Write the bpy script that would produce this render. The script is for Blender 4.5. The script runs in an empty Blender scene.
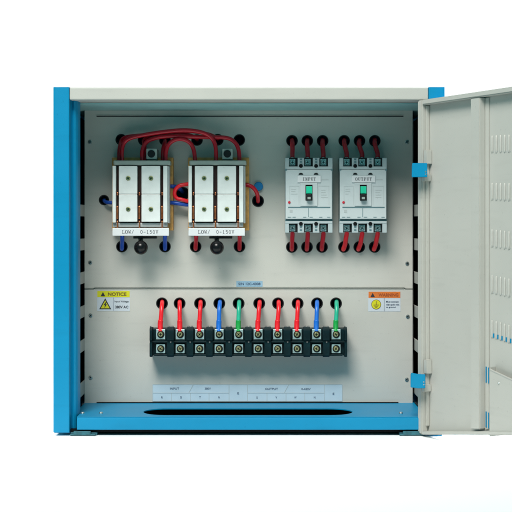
import bpy, bmesh, math, random
from mathutils import Vector, Matrix
random.seed(7)
sc = bpy.context.scene
COL = sc.collection
R = math.radians
# ------------------------------------------------------------ camera scale
CY, CZ, S = -2.6, 0.422, 0.002           # camera distance, eye height, metres per photo pixel at the cabinet front
D = 0.21                                  # depth of the mounting plate behind the front
DL = D - 0.004                            # lower cover plate
def F(Y): return (Y - CY) / -CY
def PX(px, Y=0.0): return (px - 256) * S * F(Y)
def PZ(py, Y=0.0): return CZ + (225 - py) * S * F(Y)
def P(px, py, Y): return Vector((PX(px, Y), Y, PZ(py, Y)))

# ------------------------------------------------------------ materials
MATS = {}
def mat(name, rgb, rough=0.45, metal=0.0, spec=.5, dust=0, var=0.04, scale=30, bump=0.0, bscale=400, coat=0.0, rvar=0.08, trans=0):
    m = bpy.data.materials.new(name); m.use_nodes = True
    nt = m.node_tree; b = nt.nodes['Principled BSDF']
    tc = nt.nodes.new('ShaderNodeTexCoord')
    n = nt.nodes.new('ShaderNodeTexNoise'); n.inputs['Scale'].default_value = scale
    n.inputs['Detail'].default_value = 6
    nt.links.new(tc.outputs['Object'], n.inputs['Vector'])
    mr = nt.nodes.new('ShaderNodeMapRange')
    mr.inputs['From Min'].default_value = 0.3; mr.inputs['From Max'].default_value = 0.7
    mr.inputs['To Min'].default_value = 1 - var; mr.inputs['To Max'].default_value = 1 + var
    nt.links.new(n.outputs['Fac'], mr.inputs['Value'])
    mx = nt.nodes.new('ShaderNodeVectorMath'); mx.operation = 'SCALE'
    mx.inputs[0].default_value = rgb
    nt.links.new(mr.outputs['Result'], mx.inputs['Scale'])
    if dust:      # faint smudges, specks and rubbed streaks that belong to the paint
        nd = nt.nodes.new('ShaderNodeTexNoise'); nd.inputs['Scale'].default_value = 170; nd.inputs['Detail'].default_value = 3
        nt.links.new(tc.outputs['Object'], nd.inputs['Vector'])
        ma = nt.nodes.new('ShaderNodeMapRange'); ma.inputs['From Min'].default_value = .68; ma.inputs['From Max'].default_value = .78
        ma.inputs['To Min'].default_value = 1; ma.inputs['To Max'].default_value = .80
        nt.links.new(nd.outputs['Fac'], ma.inputs['Value'])
        mp = nt.nodes.new('ShaderNodeMapping'); mp.inputs['Scale'].default_value = (3, 3, 22)
        nt.links.new(tc.outputs['Object'], mp.inputs['Vector'])
        n3 = nt.nodes.new('ShaderNodeTexNoise'); n3.inputs['Scale'].default_value = 3.5; n3.inputs['Detail'].default_value = 5
        nt.links.new(mp.outputs['Vector'], n3.inputs['Vector'])
        mb = nt.nodes.new('ShaderNodeMapRange'); mb.inputs['From Min'].default_value = .55; mb.inputs['From Max'].default_value = .8
        mb.inputs['To Min'].default_value = 1; mb.inputs['To Max'].default_value = .93
        nt.links.new(n3.outputs['Fac'], mb.inputs['Value'])
        mm = nt.nodes.new('ShaderNodeMath'); mm.operation = 'MULTIPLY'
        nt.links.new(ma.outputs['Result'], mm.inputs[0]); nt.links.new(mb.outputs['Result'], mm.inputs[1])
        m3 = nt.nodes.new('ShaderNodeVectorMath'); m3.operation = 'SCALE'
        nt.links.new(mx.outputs['Vector'], m3.inputs[0]); nt.links.new(mm.outputs[0], m3.inputs['Scale'])
        mx = m3
    nt.links.new(mx.outputs['Vector'], b.inputs['Base Color'])
    mr2 = nt.nodes.new('ShaderNodeMapRange')
    mr2.inputs['To Min'].default_value = max(0.03, rough - rvar); mr2.inputs['To Max'].default_value = min(1, rough + rvar)
    nt.links.new(n.outputs['Fac'], mr2.inputs['Value'])
    nt.links.new(mr2.outputs['Result'], b.inputs['Roughness'])
    b.inputs['Metallic'].default_value = metal
    b.inputs['Coat Weight'].default_value = coat
    b.inputs['Specular IOR Level'].default_value = spec
    if bump:
        n2 = nt.nodes.new('ShaderNodeTexNoise'); n2.inputs['Scale'].default_value = bscale
        nt.links.new(tc.outputs['Object'], n2.inputs['Vector'])
        bp = nt.nodes.new('ShaderNodeBump'); bp.inputs['Strength'].default_value = bump
        bp.inputs['Distance'].default_value = 0.001
        nt.links.new(n2.outputs['Fac'], bp.inputs['Height'])
        nt.links.new(bp.outputs['Normal'], b.inputs['Normal'])
    MATS[name] = m
    return m
BEIGE = mat('beige_powder_coat', (.525, .52, .475), .5, dust=1, var=.035, scale=6, bump=.12, bscale=700)
ROOF = mat('ivory_paint', (.50, .49, .45), .5, dust=1, var=.03, scale=6, bump=.12, bscale=700)
DOORM = mat('door_grey_paint', (.49, .485, .445), .5, dust=1, var=.035, scale=5, bump=.12, bscale=700)
BLUE = mat('blue_powder_coat', (.0005, .235, .445), .42, dust=1, spec=.3, var=.03, scale=8, bump=.15, bscale=700)
CEILSHADE = mat('teal_ceiling_shade', (.27, .50, .50), .6, var=.04)  # teal put into the ceiling colour to deepen the shade under the roof
RAILM = mat('rail_grey_steel', (.34, .34, .31), .5, var=.08, scale=40)
DARK = mat('void_shade_black', (.004, .005, .006), .8, spec=.15)  # near-black stands in for the shade inside slots, wells and gaps
CORE = mat('dark_brown_core', (.035, .010, .008), .6, var=.3, scale=80)
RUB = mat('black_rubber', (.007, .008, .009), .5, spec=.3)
RED = mat('red_cable_sheath', (.46, .003, .016), .33, var=.1, scale=60)
REDB = mat('bright_red_cable_sheath', (.80, .012, .022), .33, var=.1, scale=60)
BLUEC = mat('blue_cable_sheath', (.008, .07, .42), .33, var=.1, scale=60)
BLUEL = mat('bright_blue_cable_sheath', (.01, .15, .62), .33, var=.1, scale=60)
GREENC = mat('green_cable_sheath', (.01, .34, .06), .33, var=.1, scale=60)
GREENT = mat('teal_green_cable_sheath', (.02, .42, .26), .33, var=.1, scale=60)
PLAS = mat('grey_breaker_plastic', (.40, .47, .48), .42, var=.03, scale=25)
PLAS2 = mat('pale_breaker_plastic', (.53, .585, .59), .4, dust=1, var=.03, scale=25)
PLASG = mat('grey_green_plastic', (.30, .36, .33), .5, var=.06)
GROOVE = mat('teal_grey_plastic', (.10, .19, .21), .5)
PAD = mat('white_ceramic_pad', (.70, .74, .72), .35, var=.06, dust=1, scale=50)
PADS = mat('grey_pad_side', (.42, .46, .46), .5)
BOARD = mat('amber_base_board', (.58, .30, .08), .55, var=.25, scale=90)
COPPER = mat('copper_contact', (.75, .22, .09), .35, metal=.9, var=.2, scale=120)
BRASS = mat('brass_screw', (.62, .55, .28), .3, metal=.9, var=.2, scale=150)
STEEL = mat('zinc_steel', (.62, .68, .66), .28, metal=.9, var=.15, scale=150)
CLAMP = mat('zinc_clamp_plate', (.42, .58, .58), .35, metal=.55, var=.2, scale=120)
BODY = mat('dark_bakelite', (.001, .014, .018), .42, spec=.18, var=.4, scale=60)
BODYG = mat('bakelite_highlight', (.12, .13, .13), .45, var=.3, scale=90)  # paler copy paints the highlights on barrier tops, shared by the rivets
BALL = mat('black_ball_plastic', (.006, .006, .007), .26, spec=.3)
INK = mat('black_ink', (.02, .02, .03), .6)
INKB = mat('blue_grey_ink', (.03, .06, .12), .6)
WHITE = mat('white_plate', (.66, .68, .69), .45, var=.02)
INKC = mat('faded_blue_ink', (.07, .11, .18), .6)
STICK = mat('pale_blue_sticker', (.52, .63, .70), .45, var=.03)
STICKB = mat('light_blue_sticker', (.27, .43, .56), .45, var=.04)
STICKW = mat('white_sticker', (.56, .61, .66), .4, var=.03)
YEL = mat('yellow_ink', (.62, .60, .01), .5, var=.05)
ORG = mat('orange_ink', (.66, .17, .025), .5, var=.08)
BROWN = mat('brown_ink', (.16, .10, .01), .55)
BROWNR = mat('rust_ink', (.30, .06, .01), .55)
GREEN = mat('green_toggle_plastic', (.02, .62, .36), .35, coat=.3)
REDD = mat('red_dot', (.55, .02, .04), .4)
FOOT = mat('green_grey_foot', (.02, .12, .15), .5, var=.3, scale=120)
PLUG = mat('blue_plug', (.01, .20, .50), .4)

# ------------------------------------------------------------ object helpers
def link(o, parent=None):
    COL.objects.link(o)
    if parent is not None: o.parent = parent
    return o
def wpos(o):
    v = Vector((0, 0, 0))
    while o is not None: v = v + o.location; o = o.parent
    return v
def thing(name, label, cat, loc, group=None):
    o = bpy.data.objects.new(name, None); o.empty_display_size = .02
    o.location = loc; COL.objects.link(o)
    o['label'] = label; o['category'] = cat
    if group: o['group'] = group
    return o
def tag(o, label, cat, group=None):
    o['label'] = label; o['category'] = cat
    if group: o['group'] = group
    return o
def obj(name, bm, m, parent=None, smooth=False, label=None):
    """bm holds world coordinates; the object gets its own origin."""
    me = bpy.data.meshes.new(name)
    bmesh.ops.recalc_face_normals(bm, faces=bm.faces)
    mn = Vector([min(v.co[i] for v in bm.verts) for i in range(3)])
    mxx = Vector([max(v.co[i] for v in bm.verts) for i in range(3)])
    c = (mn + mxx) / 2; c.z = mn.z
    for v in bm.verts: v.co -= c
    bm.to_mesh(me); bm.free()
    ms = m if isinstance(m, (list, tuple)) else [m]
    for q in ms: me.materials.append(q)
    if smooth:
        for p in me.polygons: p.use_smooth = True
    o = bpy.data.objects.new(name, me)
    link(o, parent)
    o.location = c - (wpos(parent) if parent is not None else Vector((0, 0, 0)))
    if label: o['label'] = label
    return o
def NB(): return bmesh.new()
def box(bm, x0, x1, y0, y1, z0, z1, bev=0.0, seg=2, mi=0, M=None):
    x0, x1 = sorted((x0, x1)); y0, y1 = sorted((y0, y1)); z0, z1 = sorted((z0, z1))
    t = bmesh.new()
    bmesh.ops.create_cube(t, size=1)
    for v in t.verts:
        v.co = Vector(((x0+x1)/2 + v.co.x*(x1-x0), (y0+y1)/2 + v.co.y*(y1-y0), (z0+z1)/2 + v.co.z*(z1-z0)))
    if bev > 0:
        bev = min(bev, .45*min(x1-x0, y1-y0, z1-z0))
        bmesh.ops.bevel(t, geom=list(t.edges), offset=bev, segments=seg, affect='EDGES', profile=.5)
    join(bm, t, mi, M)
    return bm
def join(bm, t, mi=0, M=None):
    mp = {}
    for v in t.verts:
        mp[v] = bm.verts.new(M @ v.co if M is not None else v.co)
    for f in t.faces:
        try: g = bm.faces.new([mp[v] for v in f.verts]); g.material_index = mi if mi else f.material_index; g.smooth = f.smooth
        except ValueError: pass
    t.free()
def pbox(bm, a, b, c, d, Yf, Yb, bev=0.0006, mi=0):
    """front face covers photo x a..b, y c..d when standing at depth Yf."""
    return box(bm, PX(a, Yf), PX(b, Yf), Yf, Yb, PZ(d, Yf), PZ(c, Yf), bev, mi=mi)
def cyl(bm, c, r, Yf, Yb, n=20, bev=0.0, r2=None, mi=0, axis='Y'):
    t = bmesh.new()
    h = abs(Yb-Yf)
    bmesh.ops.create_cone(t, cap_ends=True, segments=n, radius1=r, radius2=r if r2 is None else r2, depth=h)
    if bev: bmesh.ops.bevel(t, geom=[e for e in t.edges if len(e.link_faces) == 2 and any(len(f.verts) > 4 for f in e.link_faces)], offset=bev, segments=2, affect='EDGES')
    M = Matrix.Translation(Vector((c[0], (Yf+Yb)/2, c[1]))) @ Matrix.Rotation(R(90), 4, 'X')
    for f in t.faces: f.smooth = len(f.verts) == 4
    join(bm, t, mi, M)
    return bm
def pcyl(bm, px, py, rp, Yf, Yb, **k):
    return cyl(bm, (PX(px, Yf), PZ(py, Yf)), rp*S*F(Yf), Yf, Yb, **k)
def screw_bm(px, py, rp, Yf, h=.003, cross=True, seed=0):
    bm = NB()
    x, z, r = PX(px, Yf), PZ(py, Yf), rp*S*F(Yf)
    cyl(bm, (x, z), r, Yf, Yf+h, n=18, bev=r*.22)
    a = seed
    if cross:
        for k in range(2):
            t = bmesh.new(); bmesh.ops.create_cube(t, size=1)
            for v in t.verts: v.co = Vector((v.co.x*r*1.2, v.co.y*.0006, v.co.z*r*.26))
            join(bm, t, 1, Matrix.Translation((x, Yf-.0002-.0001*k, z)) @ Matrix.Rotation(a+k*math.pi/2, 4, 'Y'))
    return bm
def crom(pts, n=8):
    pts = [Vector(p) for p in pts]
    q = [pts[0]*2-pts[1]] + pts + [pts[-1]*2-pts[-2]]
    out = []
    for i in range(1, len(q)-2):
        for k in range(n):
            t = k/n
            a, b, c, d = q[i-1], q[i], q[i+1], q[i+2]
            out.append(.5*((2*b)+(c-a)*t+(2*a-5*b+4*c-d)*t*t+(3*b-a-3*c+d)*t**3))
    out.append(pts[-1]); return out
def tube(bm, pts, r, n=12, mi=0, rad=None):
    rings = []
    up = Vector((.3, 1, .2)).normalized()
    for i, p in enumerate(pts):
        d = (pts[min(i+1, len(pts)-1)] - pts[max(i-1, 0)]).normalized()
        u = up - d*up.dot(d)
        if u.length < 1e-4: u = d.orthogonal()
        u.normalize(); up = u
        w = d.cross(u)
        rr = r if rad is None else rad(i/(len(pts)-1))*r
        rings.append([bm.verts.new(p+(u*math.cos(2*math.pi*k/n)+w*math.sin(2*math.pi*k/n))*rr) for k in range(n)])
    for a, b in zip(rings, rings[1:]):
        for k in range(n):
            f = bm.faces.new((a[k], a[(k+1) % n], b[(k+1) % n], b[k])); f.smooth = True; f.material_index = mi
    bm.faces.new(rings[0][::-1]).material_index = mi; bm.faces.new(rings[-1]).material_index = mi
    return bm
def circ(px, py, rp, n=28):
    return [(px+rp*math.cos(2*math.pi*k/n), py+rp*math.sin(2*math.pi*k/n)) for k in range(n)]
def plate_bm(outer, holes, Y, th, pixel=True, xf=None):
    """flat sheet with cut-out holes (outline in photo pixels at depth Y, or in metres)."""
    cu = bpy.data.curves.new('tmp', 'CURVE'); cu.dimensions = '2D'; cu.fill_mode = 'BOTH'
    for loop in [outer]+holes:
        s = cu.splines.new('POLY'); s.points.add(len(loop)-1); s.use_cyclic_u = True
        for p, (a, b) in zip(s.points, loop):
            p.co = ((PX(a, Y), PZ(b, Y), 0, 1) if pixel else (a, b, 0, 1))
    cu.extrude = th/2
    o = bpy.data.objects.new('tmp', cu); COL.objects.link(o)
    bpy.context.view_layer.update()
    me = bpy.data.meshes.new_from_object(o.evaluated_get(bpy.context.evaluated_depsgraph_get()))
    bpy.data.objects.remove(o); bpy.data.curves.remove(cu)
    bm = bmesh.new(); bm.from_mesh(me); bpy.data.meshes.remove(me)
    bmesh.ops.remove_doubles(bm, verts=bm.verts, dist=1e-6)
    for v in bm.verts:
        x, y, z = v.co
        v.co = Vector((x, Y+th/2+z, y)) if xf is None else xf(x, y, z)
    for f in bm.faces: f.smooth = False; f.material_index = 0
    return bm
def text_bm(s, cx, cz, h, Y, w=None, bold=0.0, thick=.0004):
    """lettering centred on (cx,cz), cap height h, optional total width w, facing -Y"""
    cu = bpy.data.curves.new('tmp', 'FONT'); cu.body = s; cu.size = 1; cu.offset = bold; cu.extrude = .01
    cu.resolution_u = 4
    o = bpy.data.objects.new('tmp', cu); COL.objects.link(o)
    bpy.context.view_layer.update()
    me = bpy.data.meshes.new_from_object(o.evaluated_get(bpy.context.evaluated_depsgraph_get()))
    bpy.data.objects.remove(o); bpy.data.curves.remove(cu)
    bm = bmesh.new(); bm.from_mesh(me); bpy.data.meshes.remove(me)
    xs = [v.co.x for v in bm.verts]; ys = [v.co.y for v in bm.verts]
    x0, x1, y0, y1 = min(xs), max(xs), min(ys), max(ys)
    sy = h/(y1-y0); sx = sy if w is None else w/(x1-x0)
    for v in bm.verts:
        v.co = Vector((cx+(v.co.x-(x0+x1)/2)*sx, Y-(v.co.z+.01)/.02*thick, cz+(v.co.y-(y0+y1)/2)*sy))
    for f in bm.faces: f.material_index = 0
    return bm
def ptext(s, px, py, hp, Y, wp=None, bold=0.0):
    return text_bm(s, PX(px, Y), PZ(py, Y), hp*S*F(Y), Y, None if wp is None else wp*S*F(Y), bold)
GLY = {   # typewriter glyphs: strokes (x0, y0, x1, y1, thickness) in a 1 x 1 cell
 'I': [(.5,0,.5,1,.24),(.2,0,.8,0,.1),(.2,1,.8,1,.1)],
 'N': [(.2,0,.2,1,.12),(.2,1,.8,0,.24),(.8,0,.8,1,.12),(.02,0,.4,0,.1),(0,1,.3,1,.1),(.6,1,1,1,.1)],
 'P': [(.28,0,.28,1,.24),(.08,0,.55,0,.1),(.08,1,.7,1,.1),(.7,1,.86,.88,.14),(.86,.88,.86,.62,.18),(.86,.62,.7,.48,.14),(.7,.48,.3,.48,.1)],
 'U': [(.22,1,.22,.25,.24),(.22,.25,.36,.03,.16),(.36,.03,.66,.03,.1),(.66,.03,.82,.25,.12),(.82,.25,.82,1,.12),(.02,1,.42,1,.1),(.64,1,1,1,.1)],
 'T': [(.5,0,.5,1,.24),(.28,0,.72,0,.1),(.04,1,.96,1,.1),(.06,1,.06,.76,.1),(.94,1,.94,.76,.1)],
 'O': [(.32,.02,.68,.02,.1),(.68,.02,.86,.25,.18),(.86,.25,.86,.75,.24),(.86,.75,.68,.98,.18),(.68,.98,.32,.98,.1),(.32,.98,.14,.75,.18),(.14,.75,.14,.25,.24),(.14,.25,.32,.02,.18)],
 'L': [(.3,0,.3,1,.16),(.08,1,.52,1,.1),(.08,0,.9,0,.1),(.9,0,.9,.28,.1)],
 'W': [(.12,1,.28,0,.13),(.28,0,.5,.7,.12),(.5,.7,.72,0,.13),(.72,0,.88,1,.12),(0,1,.3,1,.09),(.7,1,1,1,.09)],
 '/': [(.15,-.1,.85,1.1,.11)], '-': [(.15,.45,.85,.45,.11)], ' ': [],
 '0': [(.34,.02,.66,.02,.11),(.66,.02,.84,.3,.14),(.84,.3,.84,.7,.15),(.84,.7,.66,.98,.14),(.66,.98,.34,.98,.11),(.34,.98,.16,.7,.14),(.16,.7,.16,.3,.15),(.16,.3,.34,.02,.14)],
 '1': [(.5,0,.5,1,.16),(.22,0,.78,0,.1),(.5,1,.26,.84,.11)],
 '5': [(.25,1,.8,1,.12),(.25,1,.22,.56,.12),(.22,.56,.62,.62,.12),(.62,.62,.84,.42,.14),(.84,.42,.8,.14,.14),(.8,.14,.56,.01,.12),(.56,.01,.2,.1,.12)],
 'V': [(.14,1,.5,0,.16),(.5,0,.86,1,.12),(0,1,.32,1,.09),(.68,1,1,1,.09)]}
def serif(s_, px, py, hp, Y, wp, gap=.22, thick=.0004):
    bm = NB(); h = hp*S*F(Y); W = wp*S*F(Y); n = len(s_)
    cw = W/(n+(n-1)*gap); x = PX(px, Y)-W/2; z = PZ(py, Y)-h/2; q = 0
    for ch in s_:
        for (x0, y0, x1, y1, t) in GLY[ch]:
            a = Vector((x+x0*cw, z+y0*h*.92+.04*h)); b = Vector((x+x1*cw, z+y1*h*.92+.04*h))
            d = b-a; ln = max(d.length, 1e-6); d = d/ln; t = t*cw*.9*(1 if abs(d.x) < .9 else 1.1)
            nn = Vector((-d.y, d.x))*t/2; e = d*t*.25; q += 1
            th = thick+(q % 7)*.00002
            poly_prism(bm, [tuple(a-e+nn), tuple(b+e+nn), tuple(b+e-nn), tuple(a-e-nn)], Y-th, Y)
        x += cw*(1+gap)
    return bm
def poly_prism(bm, pts, Yf, Yb, mi=0):
    a = [bm.verts.new((x, Yf, z)) for x, z in pts]; b = [bm.verts.new((x, Yb, z)) for x, z in pts]
    n = len(pts)
    bm.faces.new(a).material_index = mi; bm.faces.new(b[::-1]).material_index = mi
    for i in range(n): bm.faces.new((a[i], b[i], b[(i+1) % n], a[(i+1) % n])).material_index = mi
    return bm
def ppoly(bm, pts, Yf, Yb, mi=0):
    return poly_prism(bm, [(PX(a, Yf), PZ(b, Yf)) for a, b in pts], Yf, Yb, mi)
def zprism(bm, pts, z0, z1):
    a = [bm.verts.new((x, y, z0)) for x, y in pts]; b = [bm.verts.new((x, y, z1)) for x, y in pts]
    n = len(pts)
    bm.faces.new(a[::-1]); bm.faces.new(b)
    for i in range(n): bm.faces.new((a[i], a[(i+1) % n], b[(i+1) % n], b[i]))
    return bm

# ------------------------------------------------------------ setting
def sweep():
    bm = NB(); prof = []
    prof.append((-1.0, 0)); prof.append((1.2, 0))
    for k in range(1, 17):
        a = k/16*math.pi/2; prof.append((1.2+.8*math.sin(a), .8-.8*math.cos(a)))
    prof.append((2.0, 2.4))
    L = [[bm.verts.new((x, y, z)) for y, z in prof] for x in (-2.5, 2.5)]
    for i in range(len(prof)-1):
        f = bm.faces.new((L[0][i], L[1][i], L[1][i+1], L[0][i+1])); f.smooth = True
    return bm
white = mat('white_studio_paper', (.90, .90, .90), 1, var=.0)
bd = obj('floor', sweep(), white); bd['kind'] = 'structure'; bd['label'] = 'seamless white studio paper under and behind the cabinet'

# ------------------------------------------------------------ cabinet
XL, XR, XC = -.406, .378, -.014           # outer left and right, centre
DEP = .46
ZT = PZ(87, 0); ZB = PZ(433, 0)
cab = thing('electrical_cabinet', 'blue and ivory metal electrical cabinet with its door swung open to the right', 'cabinet', (XC, DEP/2, 0))
def mir(x): return 2*XC - x
def post_profile():
    r = .004
    p = [(-.406, DEP-.004)]
    for k in range(5):
        a = math.pi + k/4*math.pi/2
        p.append((-.406+r+r*math.cos(a), r+r*math.sin(a)))
    p += [(-.3755, 0), (-.374, .0006), (-.3732, .003), (-.3728, .022), (-.3715, .0245), (-.3698, .0235), (-.3670, .0225), (-.3640, .0255), (-.3615, .031), (-.3602, .036),
          (-.3590, .056), (-.361, .058), (-.372, .058), (-.372, .061), (-.398, .061), (-.398, DEP-.004)]
    return p
for side in (0, 1):
    pr = post_profile()
    if side: pr = [(mir(x), y) for x, y in pr][::-1]
    bm = zprism(NB(), pr, ZB, ZT)
    bmesh.ops.recalc_face_normals(bm, faces=bm.faces)
    bmesh.ops.bevel(bm, geom=[e for e in bm.edges if abs(e.verts[0].co.z-e.verts[1].co.z) < 1e-6 and e.verts[0].co.z < .1 and e.verts[0].co.y < .05 and abs(e.verts[0].co.x-XC) > .36 and abs(e.verts[1].co.x-XC) > .36], offset=.0015, segments=2, affect='EDGES')
    obj('side_post', bm, BLUE, cab)
# roof cap, tucked between the posts
xr0, xr1 = PX(69.3, 0), mir(PX(69.3, 0))
bm = NB(); box(bm, xr0+.0006, xr1-.0006, .001, DEP-.006, ZT-.0255, ZT-.0005, .0022, 3)
obj('roof', bm, ROOF, cab)
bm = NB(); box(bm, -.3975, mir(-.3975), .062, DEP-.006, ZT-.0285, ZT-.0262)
obj('ceiling_sheet', bm, CEILSHADE, cab)
# back
bm = NB(); box(bm, XL+.003, XR-.003, DEP-.003, DEP, ZB, ZT-.001); obj('back_panel', bm, BLUE, cab)
# perforated side walls
ZF = .038                                  # floor tray top
bars = [210.5, 244.5, 278, 312, 346, 389]
for side in (0, 1):
    bm = NB()
    X = -.370 if side == 0 else mir(-.370)
    o = -1 if side == 0 else 1
    # vertical uprights and cross bars of the ladder rail
    box(bm, X, X+o*.003, .062, .082, ZF, .655, .0005)
    box(bm, X, X+o*.003, .245, .262, ZF, .655, .0005)
    for b in bars:
        z = CZ+(225-b)*S*1.067
        h = .0125 if b < 380 else .0145
        box(bm, X+o*.0003, X+o*.0033, .0825, .2445, z-h, z+h, .0008)
    obj('ladder_rail', bm, RAILM, cab)
    bm = NB(); box(bm, X+o*.020, X+o*.023, .063, DEP-.006, ZF, .66)  # black sheet stands in for the darkness behind the rail openings
    obj('side_shade_sheet', bm, DARK, cab)
# floor tray with the oval cable slot
ya, yb, xa, xb = .026, .122, -.2266, .1936
rr = (yb-ya)/2
sl = [(xa+rr*.9+rr*1.0*math.cos(math.pi/2+k/14*math.pi), (ya+yb)/2+rr*math.sin(math.pi/2+k/14*math.pi)) for k in range(15)] + \
     [(xb-rr*.9+rr*1.0*math.cos(-math.pi/2+k/14*math.pi), (ya+yb)/2+rr*math.sin(-math.pi/2+k/14*math.pi)) for k in range(15)]
xi = -.3585
bm = plate_bm([(xi, .003), (mir(xi), .003), (mir(xi), .0605), (mir(-.3695), .0605), (mir(-.3695), D+.02), (-.3695, D+.02), (-.3695, .0605), (xi, .0605)], [sl], 0, .002, pixel=False,
              xf=lambda x, y, z: Vector((x, y, ZF-.001+z)))
obj('floor_tray', bm, BLUE, cab)
# bottom front beam
bm = NB(); box(bm, xi, mir(xi), .0015, .0215, .012, ZF-.0023, .0012, 3)
obj('bottom_beam', bm, BLUE, cab)
bm = NB(); box(bm, -.395, mir(-.395), .012, DEP-.01, .0065, .0118); box(bm, -.34, mir(-.34), .05, DEP-.02, 0.0005, .0062)  # dark boxes added to paint the shadow under the cabinet
obj('underside_shade', bm, DARK, cab)
for fx in (83.5, 413):
    bm = NB(); x = PX(fx, 0); w = .0265
    box(bm, x-w, x+w, .006, .055, 0.0, .0062, .0015); box(bm, x-w*.75, x+w*.55, -.0015, .0055, .002, .0095, .0012)
    box(bm, x-w*1.02, x+w*.9, -.001, .0058, .001, .004, .0008)
    obj('foot', bm, FOOT, cab)
# tray screws
for (a, b, yy) in ((82.5, 412, .045), (101, 412, .045), (401, 413.5, .045)):
    bm = NB(); x = PX(a, yy)
    t = bmesh.new(); bmesh.ops.create_uvsphere(t, u_segments=14, v_segments=8, radius=.0042)
    for v in t.verts: v.co.z *= .75
    for f in t.faces: f.smooth = True
    join(bm, t, 0, Matrix.Translation((x, yy, ZF+.001)))
    obj('tray_screw', bm, STEEL, cab, smooth=False)
# dark lip where the plate meets the tray
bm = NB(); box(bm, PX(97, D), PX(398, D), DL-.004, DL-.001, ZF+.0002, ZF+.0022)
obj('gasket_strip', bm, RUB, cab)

# -------- mounting plates with real holes
L, Rr = 84.6, 412.6
top_holes = [(121.3, 139.7), (143.7, 139.7), (165, 140), (197, 140), (217.8, 139.7), (239.3, 140)]
side_holes = [(104, 200), (183, 193.5), (258, 201)]
low_holes = [(121.9, 246.6), (165, 246.6), (195.6, 246.6), (239.5, 246.6)]
br_top = [(x, 140.8) for x in (292, 307.3, 322.6, 344.2, 359.5, 374.8)]
br_low = [(x, 247) for x in (291.8, 307, 322, 343.9, 359.2, 374.6)]
ter = [162, 179.6, 200, 219.3, 238.6, 259.2, 278, 297.6, 317, 336]
ter_h = [(x, 303.3) for x in ter]
H1 = [(p, 5.4) for p in top_holes+low_holes+br_low+br_top] + [(side_holes[0], 4.8), (side_holes[1], 6.2), (side_holes[2], 5.6)]
def srect(x0, x1, y0, y1): return [(x0, y0), (x1, y0), (x1, y1), (x0, y1)]
holes = [circ(p[0], p[1], r) for p, r in H1]
up = plate_bm([(L, 106), (Rr, 106), (Rr, 288.6), (405.5, 288.6), (404.5, 287.6), (94.5, 287.6), (93.5, 288.6), (L, 288.6)], holes, D, .0015)
obj('mounting_plate', up, BEIGE, cab)
lo = plate_bm([(L, 289.5), (93.8, 289.5), (94.8, 288.6), (404.2, 288.6), (405.2, 289.5), (Rr, 289.5), (Rr, 403.2), (L, 403.2)], [circ(x, y, 5.5) for x, y in ter_h], DL, .0015)
obj('cover_plate', lo, BEIGE, cab)
bm = NB(); box(bm, PX(L, D), PX(Rr, D), D+.003, D+.006, PZ(294, D), PZ(283, D)); obj('seam_backing', bm, PLASG, cab)
# ivory strip standing in for the highlight along the lower cover's top edge
bm = NB(); pbox(bm, 95, 404, 288.8, 289.6, DL-.001, DL-.0002, .0003); obj('edge_highlight', bm, ROOF, cab)
# pressed crease near the top
bm = NB()
pbox(bm, 96, 404, 114.9, 115.6, D-.0012, D-.0002, .0004)
obj('pressed_crease', bm, BEIGE, cab)
bm = NB(); pbox(bm, 96.5, 403.5, 115.7, 116.7, D-.0004, D-.0001, 0)  # flat dark strip paints the shade in the crease
obj('crease_shade', bm, DARK, cab)
gr = None
def grommet(px, py, rp, Y):
    bm = NB(); n, m = 32, 8
    cx, cz = PX(px, Y), PZ(py, Y); R0 = rp*S*F(Y); r0 = .0013
    vs = [[bm.verts.new((cx+(R0-.0004+r0*math.cos(b))*math.cos(a), Y-.0003+r0*math.sin(b)*.9, cz+(R0-.0004+r0*math.cos(b))*math.sin(a)))
           for b in [2*math.pi*j/m for j in range(m)]] for a in [2*math.pi*i/n for i in range(n)]]
    for i in range(n):
        for j in range(m):
            f = bm.faces.new((vs[i][j], vs[(i+1) % n][j], vs[(i+1) % n][(j+1) % m], vs[i][(j+1) % m])); f.smooth = True
    return obj('grommet', bm, RUB, cab)
for p, r in H1: grommet(p[0], p[1], r, D)
for p in ter_h: grommet(p[0], p[1], 5.5, DL)
# plate screws
for k, (x, y, Yp) in enumerate([(90, 142, D), (407, 142, D), (90.2, 262.5, D), (407.3, 263.5, D), (90.5, 315.5, DL), (407.8, 316.5, DL), (90.5, 377.5, DL), (406.8, 379.5, DL)]):
    obj('plate_screw', screw_bm(x, y, 1.9, Yp-.0025, seed=k), [STEEL, DARK], cab)

# -------- stickers
def sticker(name, x0, x1, y0, y1, m, label, Y=DL):
    bm = NB(); pbox(bm, x0, x1, y0, y1, Y-.0005, Y-.0001, 0)
    return obj(name, bm, m, cab, label=label)
Ys = DL-.0006
ns = sticker('notice_sticker', 97.1, 129.9, 290.9, 311, STICKW, 'yellow headed notice sticker with a high voltage triangle')
bm = NB(); pbox(bm, 97.3, 129.7, 291.0, 297.1, Ys-.0003, Ys, 0); obj('header', bm, YEL, ns)
bm = NB(); ppoly(bm, [(100.7, 296.2), (105.2, 296.2), (102.95, 292.0)], Ys-.0007, Ys-.0003); obj('warning_triangle', bm, INK, ns)
bm = ptext('NOTICE', 117.2, 294.1, 3.4, Ys-.0003, 18.5, .03); obj('lettering', bm, BROWN, ns)
bm = NB(); ppoly(bm, [(99.2, 309.2), (111.2, 309.2), (105.2, 298.2)], Ys-.0003, Ys); obj('triangle_border', bm, INK, ns)
bm = NB(); ppoly(bm, [(100.8, 308.3), (109.6, 308.3), (105.2, 300.2)], Ys-.0006, Ys-.0003); obj('triangle', bm, YEL, ns)
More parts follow.
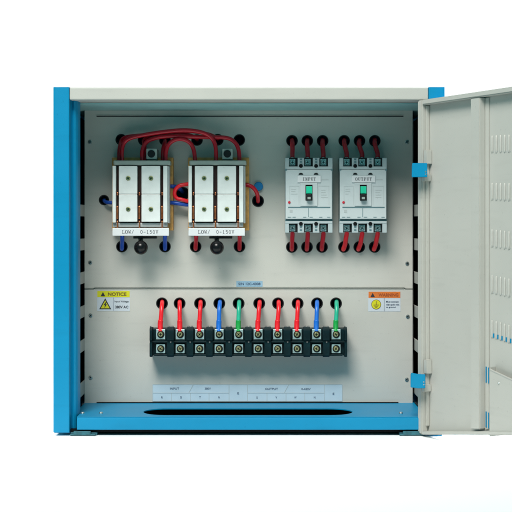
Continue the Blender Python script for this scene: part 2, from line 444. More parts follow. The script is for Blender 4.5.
bm = NB(); ppoly(bm, [(105.9, 301.9), (103.6, 305.1), (105.1, 305.2), (104.2, 308), (107.0, 304.4), (105.5, 304.3), (106.6, 302.2)], Ys-.0009, Ys-.0006); obj('lightning_bolt', bm, INK, ns)
bm = NB(); pbox(bm, 113.1, 113.4, 297.6, 310.6, Ys-.0003, Ys, 0); obj('divider', bm, INKB, ns)
bm = ptext('Input Voltage', 121.6, 301.6, 2.3, Ys, 14); obj('lettering', bm, INK, ns)
bm = ptext('380V AC', 121.8, 307.0, 2.6, Ys, 13, .02); obj('lettering', bm, INK, ns)
ws = sticker('warning_sticker', 368.2, 400.5, 291.5, 311.5, STICKW, 'orange headed warning sticker with a yellow earth symbol')
bm = NB(); pbox(bm, 368.5, 400.3, 291.7, 297.9, Ys-.0003, Ys, 0); obj('header', bm, ORG, ws)
bm = NB(); ppoly(bm, [(370.5, 297.0), (374.9, 297.0), (372.7, 292.8)], Ys-.0007, Ys-.0003); obj('warning_triangle', bm, INK, ws)
bm = ptext('WARNING', 388.4, 294.9, 3.3, Ys-.0003, 20, .03); obj('lettering', bm, BROWNR, ws)
bm = NB(); pcyl(bm, 376.2, 304.5, 4.9, Ys-.0003, Ys, n=32); obj('emblem_ring', bm, BROWN, ws)
bm = NB(); pcyl(bm, 376.2, 304.5, 4.4, Ys-.0006, Ys-.0003, n=32); obj('emblem_disc', bm, YEL, ws)
bm = NB()
pbox(bm, 375.9, 376.5, 301.2, 304.8, Ys-.0009, Ys-.0006, 0)
for q, w in ((305.0, 2.7), (306.2, 1.8), (307.4, .9)): pbox(bm, 376.2-w, 376.2+w, q-.25, q+.25, Ys-.0009, Ys-.0006, 0)
obj('earth_symbol', bm, BROWN, ws)
bm = NB(); pbox(bm, 384.0, 384.3, 298.2, 311.2, Ys-.0003, Ys, 0); obj('divider', bm, INKB, ws)
for s, y, w in (('Must connect', 301.7, 12.6), ('with earth wire', 304.6, 13.2), ('to ground', 307.3, 9.5)):
    bm = ptext(s, 386+w/2, y, 1.8, Ys, w, .01); obj('lettering', bm, INKB, ws)
ss = sticker('serial_sticker', 236.3, 262.6, 281.0, 286.8, STICKB, 'small blue serial number sticker above the seam', D)
bm = ptext('S/N 12C-4008', 249.4, 283.9, 2.5, D-.0005, 22, .015); obj('lettering', bm, INKB, ss)
ts = sticker('terminal_chart', 152.4, 342.6, 384.2, 401.7, STICK, 'long pale blue terminal chart sticker listing input and output')
bm = NB()
def hl(x0, x1, y): pbox(bm, x0, x1, y-.2, y+.2, Ys-.0003, Ys, 0)
def vl(x, y0, y1): pbox(bm, x-.2, x+.2, y0, y1, Ys-.00028, Ys, 0)
hl(152.6, 342.4, 384.6); hl(152.6, 342.4, 401.3); hl(152.6, 229, 393); hl(247.5, 324.3, 393)
for x in (152.8, 229, 247.5, 324.3, 342.2): vl(x, 384.6, 401.3)
for x in (171.5, 190.4, 209, 267, 286, 304.8): vl(x, 393, 401.3)
ppoly(bm, [(188.5, 392.9), (189, 392.9), (193.5, 384.8), (193, 384.8)], Ys-.00032, Ys)
ppoly(bm, [(284, 392.9), (284.5, 392.9), (289, 384.8), (288.5, 384.8)], Ys-.00032, Ys)
obj('ruled_lines', bm, PADS, ts)
for s, x, y, w in (('INPUT', 174.6, 388.6, 10), ('380V', 207.8, 388.6, 6.5), ('OUTPUT', 271.5, 388.9, 14), ('0-430V', 306, 389, 10),
                   ('R', 162, 397.3, 1.8), ('S', 181, 397.3, 1.8), ('T', 200, 397.3, 1.8), ('N', 219, 397.3, 1.8), ('E', 238.2, 393.2, 1.8),
                   ('U', 257, 397.4, 1.8), ('V', 276.3, 397.4, 1.8), ('W', 295.3, 397.4, 2.4), ('N', 314.7, 397.4, 1.8), ('E', 333.5, 393.8, 1.8)):
    obj('lettering', ptext(s, x, y, 2.1, Ys, w*.92, .01), INKC, ts)

# -------- door, hinged on the right post
HX, HY = .3266, -.001
dv = Vector((.461, -.887, 0)); nv = Vector((-.887, -.461, 0))
def DP(u, w, z): return Vector((HX, HY, 0)) + dv*u + nv*w + Vector((0, 0, z))
DM = Matrix(((dv.x, nv.x, 0, HX), (dv.y, nv.y, 0, HY), (0, 0, 1, 0), (0, 0, 0, 1)))    # door local (u, w, z) -> world
DT, DW = .6715, .70
def zb(u): return .0032 + u*.139          # the photographed door's lower edge
def quadbox(bm, u0, u1, w0, w1, za0, zb0, za1, zb1, bev=.0008):
    """box whose bottom/top heights differ at u0 and u1"""
    t = bmesh.new(); vs = []
    for (u, z0, z1) in ((u0, za0, zb0), (u1, za1, zb1)):
        for w in (w0, w1):
            for z in (z0, z1): vs.append(t.verts.new((u, w, z)))
    for f in ((0, 1, 3, 2), (4, 6, 7, 5), (0, 4, 5, 1), (2, 3, 7, 6), (0, 2, 6, 4), (1, 5, 7, 3)): t.faces.new([vs[i] for i in f])
    bmesh.ops.recalc_face_normals(t, faces=t.faces)
    if bev: bmesh.ops.bevel(t, geom=list(t.edges), offset=bev, segments=2, affect='EDGES')
    join(bm, t, 0, DM)
SK = -.016
door = None
bm = NB()
quadbox(bm, -.006, DW, SK-.002, SK, zb(-.006)+.001, DT-.001, zb(DW)+.001, DT-.001, 0)
door = obj('door', bm, DOORM, cab, label='beige inner face of the open door')
def dobj(name, bm, m, parent=None): return obj(name, bm, m, parent or door)
bm = NB(); quadbox(bm, -.0065, DW+.0005, SK-.0045, SK-.0022, zb(0), DT-.0005, zb(DW), DT-.0005, 0); dobj('outer_skin', bm, BLUE)
bm = NB()   # hinge side edge: lip and a stepped return
quadbox(bm, -.007, .0085, SK+.0002, 0, zb(0)+.0002, DT-.0001, zb(0)+.001, DT-.0001, .0022)
quadbox(bm, .0088, .0135, SK+.0002, -.0085, .020, DT-.011, .021, DT-.011, .0012)
dobj('hinge_edge', bm, DOORM)
bm = NB(); quadbox(bm, .0087, DW, SK+.0002, .0, DT-.0100, DT, DT-.0100, DT, .0016); dobj('top_edge', bm, DOORM)
bm = NB(); quadbox(bm, .0087, DW, SK+.0002, .0, zb(0)+.0005, zb(0)+.0075, zb(DW)+.0005, zb(DW)+.0075, .0012); dobj('bottom_edge', bm, DOORM)
bm = NB(); quadbox(bm, DW-.012, DW-.0002, SK+.0004, -.0004, zb(DW)+.009, DT-.011, zb(DW)+.0095, DT-.011, .0012); dobj('latch_edge', bm, DOORM)
for (u0, u1) in ((.1663, .1943), (.47, .498)):
    bm = NB(); quadbox(bm, u0, u1, SK+.0002, -.0012, zb(u0)+.010, DT-.0105, zb(u1)+.010, DT-.0105, .0018); 
    quadbox(bm, u1+.0002, u1+.012, SK+.0002, SK+.0022, zb(u0)+.012, DT-.012, zb(u1)+.012, DT-.012, .0006); dobj('stiffener', bm, DOORM)
# louvres
def dz(py, u=.215): return CZ+(225-py)*S*(1-.3412*u)
for (y0, y1, tl) in ((135, 153, .03), (182.5, 200.5, .04), (229, 247.5, .075), (275, 294, .09), (320, 338.5, .115)):
    bm = NB(); slots = NB()
    n = 20
    for k in range(n):
        u = .2135 + k*.0124
        zt, zl = dz(y0)-(u-.2135)*tl, dz(y1)-(u-.2135)*tl
        # pressed half-round hood, open on one side
        t = bmesh.new(); bmesh.ops.create_uvsphere(t, u_segments=14, v_segments=10, radius=1)
        bmesh.ops.delete(t, geom=[v for v in t.verts if v.co.y < -.02], context='VERTS')
        for v in t.verts:
            x, y, z = v.co
            zz = (abs(z)**.35)*(1 if z > 0 else -1)
            v.co = Vector((u+x*.0030, SK+.0001+max(y, 0)*.0026, (zt+zl)/2+zz*(zt-zl)/2))
        for f in t.faces: f.smooth = True
        join(bm, t, 0, DM)
        if y0 == 320: quadbox(slots, u+.0034, u+.0064, SK+.00015, SK+.0012, zl+.001, zl+.009, zl+.001, zl+.009, 0)
        else: quadbox(slots, u+.0036, u+.0048, SK+.00015, SK+.0008, zl+.0015, zl+.0035, zl+.0015, zl+.0035, 0)
    lr = dobj('louvre_row', bm, DOORM)
    obj('vent_slot', slots, BLUE if y0 == 320 else PADS, lr)
# document pocket with a slanting top edge
bm = NB()
u0 = .2225
quadbox(bm, u0, .46, SK+.012, SK+.0135, dz(436), dz(368.5), zb(.46)+.012, dz(368.5)-(.46-u0)*.19, .0004)
quadbox(bm, u0, u0+.0015, SK+.0003, SK+.0118, dz(436), dz(366.5), dz(436), dz(366.5), .0003)
pk = dobj('document_pocket', bm, DOORM)
bm = NB(); quadbox(bm, u0+.0005, .46, SK+.0118, SK+.0142, dz(369.6), dz(368.2), dz(369.6)-(.46-u0)*.19, dz(368.2)-(.46-u0)*.19, .0004); obj('rolled_rim', bm, ROOF, pk)
bm = NB(); t = bmesh.new(); bmesh.ops.create_uvsphere(t, u_segments=12, v_segments=8, radius=.0022); join(bm, t, 0, Matrix.Translation(DP(u0+.028, SK+.0135, dz(381)))); obj('rivet', bm, STEEL, pk)
for yy in (375, 420):
    bm = NB(); quadbox(bm, .1975, .2005, SK+.0024, SK+.0034, dz(yy+8, .2), dz(yy-8, .2), dz(yy+8, .2), dz(yy-8, .2), .0003)
    dobj('blue_bracket_slot', bm, BLUE); bm = NB()
    quadbox(bm, .2050, .2075, SK+.0024, SK+.0034, dz(yy+8.5, .2), dz(yy-7.5, .2), dz(yy+8.5, .2), dz(yy-7.5, .2), .0003)
    dobj('blue_bracket_slot', bm, BLUE)
# hinges: pale lift-off block on the door, blue leaf reaching round from the post
for (y0, y1, x0, x1, tilt) in ((163, 177.2, 411.8, 427.3, 0), (373, 388, 410.6, 425.4, 1)):
    Yh = -.034
    bm = NB()
    a, b, c, d = PX(x0, Yh), PX(x1, Yh), PZ(y1, Yh), PZ(y0, Yh)
    t = bmesh.new()
    s = .006 if tilt else 0
    pts = [(a, c+s*.2), (a+.001, d+s*.1), ((a+b)/2, d-s*.35), (b, d-s*.45), (b, c-s*.1), ((a+b)/2, c-s*.15)]
    poly_prism(t, pts, Yh, Yh+.003)
    bmesh.ops.recalc_face_normals(t, faces=t.faces)
    bmesh.ops.bevel(t, geom=list(t.edges), offset=.0008, segments=2, affect='EDGES')
    join(bm, t)
    box(bm, a+.002, b-.006, Yh+.0032, Yh+.019, c+.002, d-.004, .0006)
    h = obj('hinge', bm, BLUE, cab)
    bm = NB(); box(bm, a+.012, a+.022, -.0148, .0, c+.004, d-.006, .0006); obj('hinge_arm', bm, BLUE, h)
    for q in (.30, .62):
        obj('hinge_screw', NBs := screw_bm(x1-1.6, y1-(y1-y0)*q*.55-.8, .75, Yh-.0008, h=.0008, cross=False), STEEL, h)
    bm = NB(); quadbox(bm, .0105, .0215, SK+.0003, -.003, dz(y0+1, .02), dz(y0-13, .02), dz(y0+1, .02), dz(y0-13, .02), .001)
    dobj('hinge_block', bm, DOORM)
    bm = NB(); quadbox(bm, .0080, .0190, SK+.0004, .0012, dz(y1+4, .02), dz(y1-3, .02), dz(y1+4, .02), dz(y1-3, .02), .001)
    dobj('hinge_block', bm, DOORM)

# ------------------------------------------------------------ changeover blocks (left)
def block_unit(x0, label, word):
    """x0 = left edge of the unit face in photo pixels"""
    Yf = .150; Yp = .146
    g = thing('contactor_block', label, 'contactor', (PX(x0+28.5, Yf), D, PZ(236, Yf)), 'white faced power blocks on the mounting plate')
    def X(v): return x0+v
    bm = NB(); pbox(bm, X(-.2), X(61.0), 157.5, 230.5, D-.022, D-.0005, .001)
    obj('base_board', bm, BOARD, g)
    bm = NB(); pbox(bm, X(2.5), X(53.5), 165.6, 227.5, Yf+.013, D-.0225, .001)
    obj('core', bm, CORE, g)
    bm = NB(); pbox(bm, X(1.0), X(58.2), 160.3, 165.2, Yf, D-.0226, .003)
    obj('top_bar', bm, PLASG, g)
    for a, b in ((.2, 3.6), (51.0, 55.2)):
        bm = NB(); pbox(bm, X(a), X(b), 165.8, 222.6, Yp, Yf+.050, .0008); ck = obj('side_cheek', bm, PAD, g)
    bm = NB(); pbox(bm, X(55.4), X(57.2), 165.9, 223.2, Yp+.010, Yf+.045, .0008); obj('side_shell', bm, PADS, g)
    for (a, b) in ((6.6, 25.0), (29.2, 47.9)):
        for (c, d, scy) in ((166.0, 193.9, 178.2), (194.3, 221.8, 209.2)):
            bm = NB(); pbox(bm, X(a), X(b), c, d, Yp, Yf+.012, .0012)
            pd = obj('contact_pad', bm, PAD, g)
            obj('screw', screw_bm(X((a+b)/2+.1), scy, 2.3, Yp-.002, h=.0019, seed=random.random()*3), [BRASS, DARK], pd)
    bm = NB(); pbox(bm, X(.4), X(55.0), 222.9, 227.2, Yp+.007, D-.0224, .0012); obj('lower_shelf', bm, PADS, g)
    for a in (3.9, 25.9, 48.6):
        for q in ((a+.7, a+1.8, 192.4, 195.2, Yp+.004, Yf+.012, .0006), (a+.2, a+2.0, 206, 219, Yp+.012, Yf+.012, .0008), (a+.6, a+1.9, 221, 228.2, Yp+.002, Yp+.0066, .0006)):
            bm = NB(); pbox(bm, X(q[0]), X(q[1]), *q[2:]); obj('copper_contact', bm, COPPER, g)
    bm = NB(); pbox(bm, X(.2), X(56.7), 228.0, 235.8, Yp-.006, Yp+.001, .0006)
    pl = obj('label_strip', bm, WHITE, g)
    obj('lettering', serif('LOW/', X(15.8), 231.9, 3.6, Yp-.006, 12.0), INK, pl)
    obj('lettering', serif('0-150V', X(37), 231.9, 3.5, Yp-.006, 18.0), INK, pl)
    # operating handle
    bm = NB(); pbox(bm, X(21), X(44), 236.2, 238.6, Yp+.012, D-.02, .001); obj('handle_bracket', bm, RUB, g)
    bm = NB(); tube(bm, [P(X(28.5), 235, Yp+.03), P(X(28.6), 242, Yp+.018), P(X(28.8), 247, Yp+.005)], .0052, 14)
    hd = obj('handle_stem', bm, STEEL, g)
    bm = NB(); t = bmesh.new(); bmesh.ops.create_uvsphere(t, u_segments=36, v_segments=22, radius=7.0*S*F(Yp))
    for f in t.faces: f.smooth = True
    join(bm, t, 0, Matrix.Translation(P(X(28.7), 247.6, Yp-.002)))
    obj('handle_ball', bm, BALL, hd)
    # square push knob above
    bm = NB(); pbox(bm, X(34.0), X(44.6), 148.6, 159.4, Yf+.008, D-.0005, .0012)
    kn = obj('square_socket', bm, PLASG, g)
    bm = NB(); pcyl(bm, X(39.1), 153.8, 3.8, Yf+.0062, Yf+.0078, n=28); obj('round_button', bm, RUB, kn)
    return g
block_unit(112.2, 'white faced power block with blue wires leaving its lower edge', '')
block_unit(188.2, 'white faced power block with red wires leaving its lower edge', '')

# ------------------------------------------------------------ breakers
def breaker(x0, word, label):
    Yf = .148
    g = thing('circuit_breaker', label, 'circuit breaker', (PX(x0+23.7, Yf), D, PZ(232.5, Yf)), 'moulded circuit breakers on the mounting plate')
    def X(v): return x0+v
    # base body
    bm = NB(); pbox(bm, X(.2), X(47.5), 158, 232.6, Yf+.016, D-.0005, .001); obj('base', bm, PLAS, g)
    # terminal ends: ribs between recesses
    tx = [7.2, 22.6, 38.2]
    for (c, d, top) in ((157.8, 169.6, 1), (221.8, 232.8, 0)):
        bm = NB()
        for (a, b) in ((0, 3.9), (12.6, 19.0), (27.8, 34.2), (43.0, 47.5)):
            pbox(bm, X(a), X(b), c, d, Yf+.003, Yf+.0157, .0008)
        if top: pbox(bm, X(.1), X(47.4), 166.4, 169.6, Yf+.0022, Yf+.0156, .0006)
        else: pbox(bm, X(.1), X(47.4), 221.2, 223.6, Yf+.0022, Yf+.0156, .0006)
        hs = obj('terminal_housing', bm, PLAS, g)
        for a in (15.8, 31.0):
            bm = NB(); pcyl(bm, X(a), 165.9 if top else 223.8, 1.9, Yf+.0008, Yf+.0021, n=20)
            obj('mounting_hole', bm, DARK, hs)
        for a in (15.8, 31.0):
            for q in ((158.6, 161.2), (226.2, 229.2)):
                yy = q[0 if top else 1]
                bm = NB(); pbox(bm, X(a-1.1), X(a+1.1), yy, yy+1.5, Yf+.0022, Yf+.0029, 0); obj('rib_notch', bm, GROOVE, hs)
    for (cy) in (162.1, 227.9):
        for a in tx:
            bm = NB(); pbox(bm, X(a-3.5), X(a+5.1), cy-4.3, cy+4.3, Yf+.0125, Yf+.0155, .0004); rc = obj('terminal_recess', bm, RUB, g)
            bm = NB(); pbox(bm, X(a-2.9), X(a+3.0), cy-3.1, cy+3.4, Yf+.0105, Yf+.0124, .0006); obj('terminal_clamp', bm, CLAMP, rc)
            obj('terminal_screw', screw_bm(X(a), cy+.2, 2.5, Yf+.007, h=.0034, seed=random.random()*3), [STEEL, DARK], rc)
    # front cover
    bm = NB(); pbox(bm, X(.6), X(47.0), 169.9, 219.0, Yf+.001, Yf+.0158, .0012, ); cv = obj('front_cover', bm, PLAS2, g)
    bm = NB(); pbox(bm, X(.0), X(47.5), 219.3, 220.9, Yf+.006, Yf+.0157, .0003); obj('lower_band', bm, GROOVE, g)
    bm = NB()
    pbox(bm, X(3.0), X(45.2), 206.8, 207.9, Yf+.0004, Yf+.0011, .0002)
    pbox(bm, X(23.1), X(23.6), 208.2, 217, Yf+.0004, Yf+.0011, 0)
    pbox(bm, X(-.1), X(1.9), 169.0, 170.6, Yf+.0004, Yf+.0021, 0); pbox(bm, X(45.6), X(47.6), 169.0, 170.6, Yf+.0004, Yf+.0021, 0)
    for a in (2.6, 7.5, 18, 24.5, 34, 42): pbox(bm, X(a), X(a+3.2), 216.9, 217.4, Yf+.0004, Yf+.0011, 0)
    obj('moulded_grooves', bm, GROOVE, cv)
    for a in (15.8, 31.0):
        bm = NB(); pts = [(X(a)+2.3*math.cos(q), 174.7-1.9*math.sin(q)) for q in [k/8*math.pi for k in range(9)]]
        ppoly(bm, pts, Yf+.0003, Yf+.0011); obj('arched_slot', bm, RUB, cv)
    # raised centre panel, fine outline rectangles
    bm = NB(); pbox(bm, X(15.2), X(32.2), 182.8, 206.0, Yf-.0012, Yf+.0009, .0006); ctr = obj('centre_panel', bm, PLAS2, g)
    bm = NB()
    for (a, b, c, d) in ((4.5, 14.0, 186, 205), (33.5, 44, 186, 205)):
        for q in ((a, b, c, c+.25), (a, a+.25, c, d), (b-.25, b, c, d)): pbox(bm, X(q[0]), X(q[1]), q[2], q[3], Yf+.0006, Yf+.0011, 0)
    for k in range(4): pbox(bm, X(36), X(36+random.uniform(4, 7)), 190+k*2.4, 190.5+k*2.4, Yf+.0006, Yf+.0011, 0)
    for k in range(3): pbox(bm, X(6), X(6+random.uniform(3, 6.5)), 189+k*2.4, 189.45+k*2.4, Yf+.0006, Yf+.0011, 0)
    pbox(bm, X(36.5), X(43.5), 179.5, 180.1, Yf+.0006, Yf+.0011, 0)
    obj('fine_print', bm, PADS, cv); bm = NB(); pbox(bm, X(4.6), X(7.6), 209.8, 212.6, Yf+.0006, Yf+.0011, 0)
    obj('rating_mark', bm, PADS, cv)
    bm = NB(); pcyl(bm, X(4.2), 202.4, 1.3, Yf-.0006, Yf+.0011, n=20, bev=.0004); obj('test_button', bm, REDD, cv)
    # name plate
    bm = NB(); pbox(bm, X(12.4), X(35.8), 175.8, 182.4, Yf-.0016, Yf+.0008, .0004); npl = obj('name_plate', bm, WHITE, g)
    obj('lettering', serif(word, X(24.1), 179.1, 3.1, Yf-.0016, 13.2 if word == 'INPUT' else 16.6), INK, npl)
    # toggle
    bm = NB(); pbox(bm, X(20.4), X(27.4), 184.8, 200.6, Yf-.0016, Yf-.0013, 0); tg = obj('toggle_well', bm, DARK, g)
    bm = NB(); pbox(bm, X(21.1), X(27.0), 186.2, 193.6, Yf-.0035, Yf-.0017, .0008); obj('green_flag', bm, GREEN, tg)
    bm = NB(); pbox(bm, X(21.2), X(26.8), 194.4, 200.0, Yf-.012, Yf-.0017, .0012); obj('toggle_lever', bm, RUB, tg)
    bm = NB(); pbox(bm, X(22.4), X(25.6), 197.0, 199.2, Yf-.0128, Yf-.012, .0003); obj('lever_pad', bm, PLASG, tg)
    return g
breaker(285.1, 'INPUT', 'grey three pole circuit breaker whose plate reads INPUT')
breaker(339.4, 'OUTPUT', 'grey three pole circuit breaker whose plate reads OUTPUT')

# ------------------------------------------------------------ terminal strip
Yt = .150
strip = thing('terminal_strip', 'long black ten pole terminal strip under the coloured wires', 'terminal block', (PX(248, Yt), DL, PZ(357, Yt)))
tc = [160.6+19.5*k for k in range(10)]
bm = NB()
pbox(bm, 151.5, 345.5, 328.8, 355.0, Yt+.018, DL-.0005, .001)
pbox(bm, 151.0, 346.0, 341.0, 342.6, Yt+.007, Yt+.0178, .0006)
for x in tc:     # cell tops and bottoms
    pbox(bm, x-6.5, x+6.5, 354.4, 356.0, Yt+.009, Yt+.0178, .0006)
    pbox(bm, x-5.2, x+5.2, 339.6, 340.9, Yt+.009, Yt+.0178, .0006)
body = obj('strip_body', bm, BODY, strip)
for k in range(11):
    x = 150.85+19.5*k
    w = 3.3 if 0 < k < 10 else 1.3
    bm = NB()
    # barrier with chamfered, stepped top
    prof = [(329.4, DL-.001), (328.6, Yt+.034), (327.2, Yt+.012), (328.6, Yt+.001), (330.4, Yt), (340.4, Yt), (341.4, Yt+.004), (342.6, Yt+.004), (343.6, Yt), (355.6, Yt), (357.2, Yt+.004), (357.2, DL-.001)]
    t = bmesh.new()
    for sx in (-1, 1):
        pass
    A = [t.verts.new((PX(x-w, Yt), y, PZ(p, Yt))) for p, y in prof]; B = [t.verts.new((PX(x+w, Yt), y, PZ(p, Yt))) for p, y in prof]
    t.faces.new(A); t.faces.new(B[::-1])
    for i in range(len(prof)): t.faces.new((A[i], B[i], B[(i+1) % len(prof)], A[(i+1) % len(prof)]))
    bmesh.ops.recalc_face_normals(t, faces=t.faces)
    bmesh.ops.bevel(t, geom=list(t.edges), offset=.0004, segments=2, affect='EDGES')
    join(bm, t)
    br = obj('barrier', bm, BODY, strip)
    bm = NB()
    pbox(bm, x-w*.8, x-w*.15, 326.3, 327.8, Yt+.010, Yt+.026, .0004)
    if 0 < k < 10: pbox(bm, x+w*.2, x+w*.85, 326.3, 327.8, Yt+.010, Yt+.026, .0004)
    obj('barrier_rib', bm, BODYG, br)
    if 0 < k < 10:
        bm = NB(); pcyl(bm, x+.3, 342, .8, Yt+.0025, Yt+.0045, n=12); obj('rivet', bm, BODYG, br)
for k, x in enumerate(tc):
    for (cy, hh) in ((334.4, 5.0), (348.7, 4.6)):
        bm = NB(); pbox(bm, x-4.6, x+4.6, cy-hh, cy+hh, Yt+.012, Yt+.0178, .0008)
        cl = obj('terminal_clamp', bm, CLAMP, strip)
        bm = NB(); pcyl(bm, x+.2, cy+.1, 3.7, Yt+.0114, Yt+.0119, n=24); obj('washer', bm, RUB, cl)
        obj('screw', screw_bm(x-.1, cy+.1, 2.6, Yt+.006, h=.0053, seed=random.random()*3), [BRASS, DARK], cl)

# ------------------------------------------------------------ cables
def cable(name, pts, r, m, label, group=None, n=8, sleeve=None):
    bm = tube(NB(), crom(pts, n), r)
    if sleeve is None:
        o = obj(name, bm, m); tag(o, label, 'wire', group); return o
    root = thing(name, label, 'wire', pts[0], group)
    obj('sheath', bm, m, root)
    bm = tube(NB(), crom(sleeve[0], 5), r*(.86 if sleeve[1] is STEEL else 1.22))
    obj('ferrule' if sleeve[1] is STEEL else 'sleeve', bm, sleeve[1], root)
    return root
ords = ['first', 'second', 'third']
colr = [REDB, REDB, REDB, BLUEL, GREENT, REDB, REDB, REDB, BLUEL, GREENT]
slv = [REDB, REDB, REDB, BLUEL, GREENC, REDB, REDB, REDB, BLUEL, GREENC]
tl = ['outermost red wire at the left end of the terminal strip', 'second red wire from the left end of the terminal strip', 'red wire just left of the left blue wire above the terminal strip',
      'blue wire between a red and a green one, left half of the terminal strip', 'green wire near the middle of the terminal strip', 'red wire just right of the middle green wire on the terminal strip',
      'middle red wire of the right hand red trio on the terminal strip', 'red wire just left of the right blue wire above the terminal strip',
      'blue wire beside the green one at the right end of the terminal strip', 'green wire at the far right end of the terminal strip']
for k in range(10):
    hx, x = ter[k]+random.uniform(-.2, .5), tc[k]-.3
    j = random.uniform(-.6, .6)
    pts = [P(hx, 302.5, DL+.03), P(hx+.3, 301.6, DL+.006), P(hx+.2+j*.3, 303.8, DL-.018), P(hx*.8+x*.2+j, 309, DL-.029), P(hx*.45+x*.55+j*.5, 317, DL-.034), P(x, 324, DL-.036), P(x, 331.5, DL-.040)]
    slp = [P(hx*.2+x*.8+j*.2, 320.4, DL-.0352), P(x, 324, DL-.036), P(x, 328, DL-.038), P(x, 331.8, DL-.0405)]
    cable('terminal_wire', pts, .0047, colr[k], tl[k], 'coloured wires dropping to the terminal strip', sleeve=(slp, slv[k]))
# breaker cables
pos = ['left', 'middle', 'right']
for b, (x0, word) in enumerate(((285.1, 'INPUT'), (339.4, 'OUTPUT'))):
    for k in range(3):
        hx, hy = br_top[b*3+k]; x = x0+[7.2, 22.6, 38.2][k]
        j = random.uniform(-.5, .5)
        cable('breaker_wire', [P(hx, hy-.5, D+.03), P(hx, hy-.6, D+.004), P(hx+j, hy+2.5, D-.014), P(hx*.5+x*.5+j, hy+8, D-.024), P(x, hy+13, D-.032), P(x, 158.4, D-.0415)], .0050, RED,
              pos[k]+' red wire entering the top of the %s breaker' % word, 'red wires above the breakers', sleeve=([P(x, 157.2, D-.039), P(x, 161.4, D-.0475)], STEEL))
        hx, hy = br_low[b*3+k]
        sl = 2.0 if b else 0.3
        cable('breaker_wire', [P(x, 229.5, D-.047), P(x+.1, 234, D-.038), P(hx*.3+x*.7, 239, D-.030), P(hx+sl*.6, 244, D-.020), P(hx+j*.6-sl*.2, hy+2.0, D-.008), P(hx-sl*.3, hy+1.5, D+.01), P(hx, hy, D+.03)], .0050,
              REDB if b else RED, pos[k]+' red wire leaving the bottom of the %s breaker' % word, 'red wires below the breakers')
# left block cables
G = 'red cables looping between the two white power blocks'
cable('loop_cable', [P(122.3, 163, .165), P(121.8, 152, .170), P(124, 143, .175), P(131, 138, .172), P(146, 134.6, .168), P(166, 131.6, .164), P(186, 130.2, .162), P(202, 132.5, .166), P(211.5, 138, .172), P(215.6, 147, .172), P(216, 163, .165)], .0044, RED,
      'highest red cable arching from the left block over to the middle of the right block', G)
cable('loop_cable', [P(142.5, 163, .165), P(142.2, 152, .170), P(145, 144, .176), P(151, 139.5, .178), P(165, 136.4, .176), P(185, 136.6, .174), P(208, 137.2, .178), P(226, 137.8, .174), P(234.5, 142, .172), P(238.6, 150, .170), P(239.6, 163, .165)], .0044, RED,
      'red cable arching from the left block centre to the right end of the right block', G)
cable('loop_cable', [P(165.5, 163, .165), P(166, 152, .168), P(169, 144, .170), P(176, 139.6, .170), P(184, 139.6, .170), P(190.5, 143.5, .172), P(194, 151, .172), P(195.3, 163, .165)], .0044, RED,
      'shortest red cable bridging the gap between the two power blocks', G)
cable('loop_cable', [P(121.3, 140.5, D+.03), P(121.6, 140, .205), P(127, 136.8, .192), P(146, 134.8, .188), P(170, 133.2, .186), P(188, 134.5, .190), P(196.4, 138.5, .204), P(197, 140, D+.03)], .0040, RED,
      'low flat red cable from the leftmost top hole to the right block', G)
cable('loop_cable', [P(143.7, 140.5, D+.03), P(144, 139.8, .205), P(151, 135.6, .190), P(172, 131.4, .178), P(192, 131.2, .178), P(209, 134.4, .190), P(217.2, 138.4, .204), P(217.8, 140, D+.03)], .0040, RED,
      'red cable running between the two middle top holes just beneath the highest arch', G)
G = 'red cables rising into holes above the power blocks'
for hx, x, w in ((121.3, 119.3, 'left hole above the left power block'), (143.7, 145.0, 'middle hole above the left power block'), (165, 163.0, 'right hole above the left power block')):
    cable('feed_cable', [P(x, 163, .172), P(x, 152, .182), P((x+hx)/2, 145, .192), P(hx, 141, .204), P(hx, 139.5, D+.03)], .0044, RED, 'red cable rising into the '+w, G)
G = 'short wires leaving the lower edges of the power blocks'
for hx, x, m, w in ((121.9, 122.3, BLUEC, 'blue wire below the left end of the left power block'), (165, 165, BLUEC, 'blue wire below the right end of the left power block'),
                    (195.6, 196.2, RED, 'red wire below the left end of the right power block'), (239.5, 239.7, RED, 'red wire below the right end of the right power block')):
    cable('outlet_wire', [P(x, 231, .172), P(x, 237, .178), P((x+hx)/2, 242.5, .190), P(hx, 248.5, .202), P(hx, 248, .215), P(hx, 246, D+.035)], .0046, m, w, G)
cable('control_wire', [P(104.3, 199.6, D+.03), P(104.2, 200.6, D+.002), P(106, 202.0, D-.012), P(110, 202.6, D-.016), P(116, 202.6, D-.018)], .0040, BLUEC, 'blue wire from the hole left of the left power block')
cable('control_wire', [P(168, 186.4, .19), P(173, 186.4, .188), P(177, 187.2, .192), P(181, 190, .205), P(183, 192, D+.03)], .0042, BLUEC, 'upper blue wire between the two power blocks')
cable('control_wire', [P(168, 202.6, .19), P(173, 202.8, .186), P(179, 203.6, .184), P(186, 204.6, .186), P(192, 204.5, .19)], .0044, BLUEC, 'lower blue wire running between the two power blocks')
cable('control_wire', [P(193, 183.8, .186), P(187, 184.2, .180), P(180, 185.6, .178), P(175.6, 189.5, .180), P(174.6, 194.5, .182), P(177.0, 198.3, .182), P(182, 199.6, .180), P(187.5, 201.2, .182), P(193, 201.6, .188)], .0042, REDB, 'red wire curling back in a C between the two power blocks')
cable('control_wire', [P(243, 184.6, .186), P(249, 185.4, .184), P(254, 188.5, .184), P(257.2, 194, .188), P(258, 199.8, .198), P(258, 201.5, D+.004), P(258, 201, D+.03)], .0043, RED, 'red wire curving into the hole right of the right power block')
bm = NB(); pcyl(bm, 258.5, 186.4, 4.5, D-.007, D-.0003, n=26, bev=.0012)
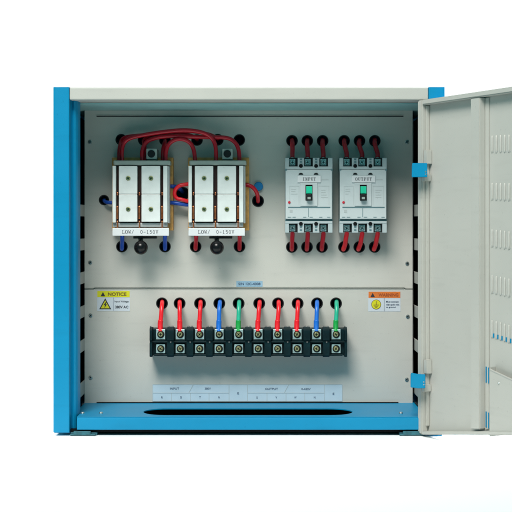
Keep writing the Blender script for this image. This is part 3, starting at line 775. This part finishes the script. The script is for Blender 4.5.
obj('blanking_plug', bm, PLUG, cab, label='round blue blanking plug')

# ------------------------------------------------------------ light
w = bpy.data.worlds.new('World'); sc.world = w; w.use_nodes = True
bg = w.node_tree.nodes['Background']; bg.inputs[0].default_value = (0, .78, .88, 1); bg.inputs[1].default_value = .24
def area(name, loc, tgt, size, sy, power, col=(1, 1, 1), spread=180):
    l = bpy.data.lights.new(name, 'AREA'); l.shape = 'RECTANGLE'; l.size = size; l.size_y = sy; l.energy = power; l.color = col; l.spread = R(spread)
    o = bpy.data.objects.new(name, l); COL.objects.link(o); o.location = loc
    o.rotation_euler = (Vector(tgt)-Vector(loc)).to_track_quat('-Z', 'Y').to_euler()
    return o
area('added_front_fill', (.5, -3.8, 1.6), (0, 0, .3), 1.0, .7, .8, (.8, 1, 1))  # unseen fill added for soft front light and glints
area('key_softbox', (-.6, -2.0, 2.85), (0, -.05, .25), 1.5, 1.3, 26, (1, .96, .91), 70)
area('added_floor_fill', (1.15, .35, 1.15), (.5, -.18, 0), .5, .3, 16, (1, 1, 1), 70)  # added to fill the door's shadow on the floor, no lamp seen there
area('added_floor_fill', (-1.25, .3, 1.1), (-.62, .3, 0), .5, .3, 4, (1, 1, 1), 70)  # added likewise to lift the grey floor at the left
area('added_backdrop_fill', (-1.1, .85, 1.75), (-.45, 2.0, .55), 1.2, .3, 14, (1, 1, 1), 110)  # unseen source added to burn the backdrop out to white
area('added_backdrop_fill', (1.1, .85, 1.75), (.45, 2.0, .55), 1.2, .3, 14, (1, 1, 1), 110)  # added twin for the right half of the backdrop

# ------------------------------------------------------------ camera
cd = bpy.data.cameras.new('camera'); cam = bpy.data.objects.new('camera', cd); COL.objects.link(cam)
cam.location = (0, CY, CZ); cam.rotation_euler = (R(90), 0, 0)
cd.sensor_width = 36; cd.lens = 36*-CY/(512*S); cd.shift_y = (225-256)/512; cd.clip_end = 60; cd.clip_start = .05
sc.camera = cam
sc.view_settings.view_transform = 'Standard'; sc.view_settings.look = 'None'; sc.view_settings.exposure = 0; sc.view_settings.gamma = 1
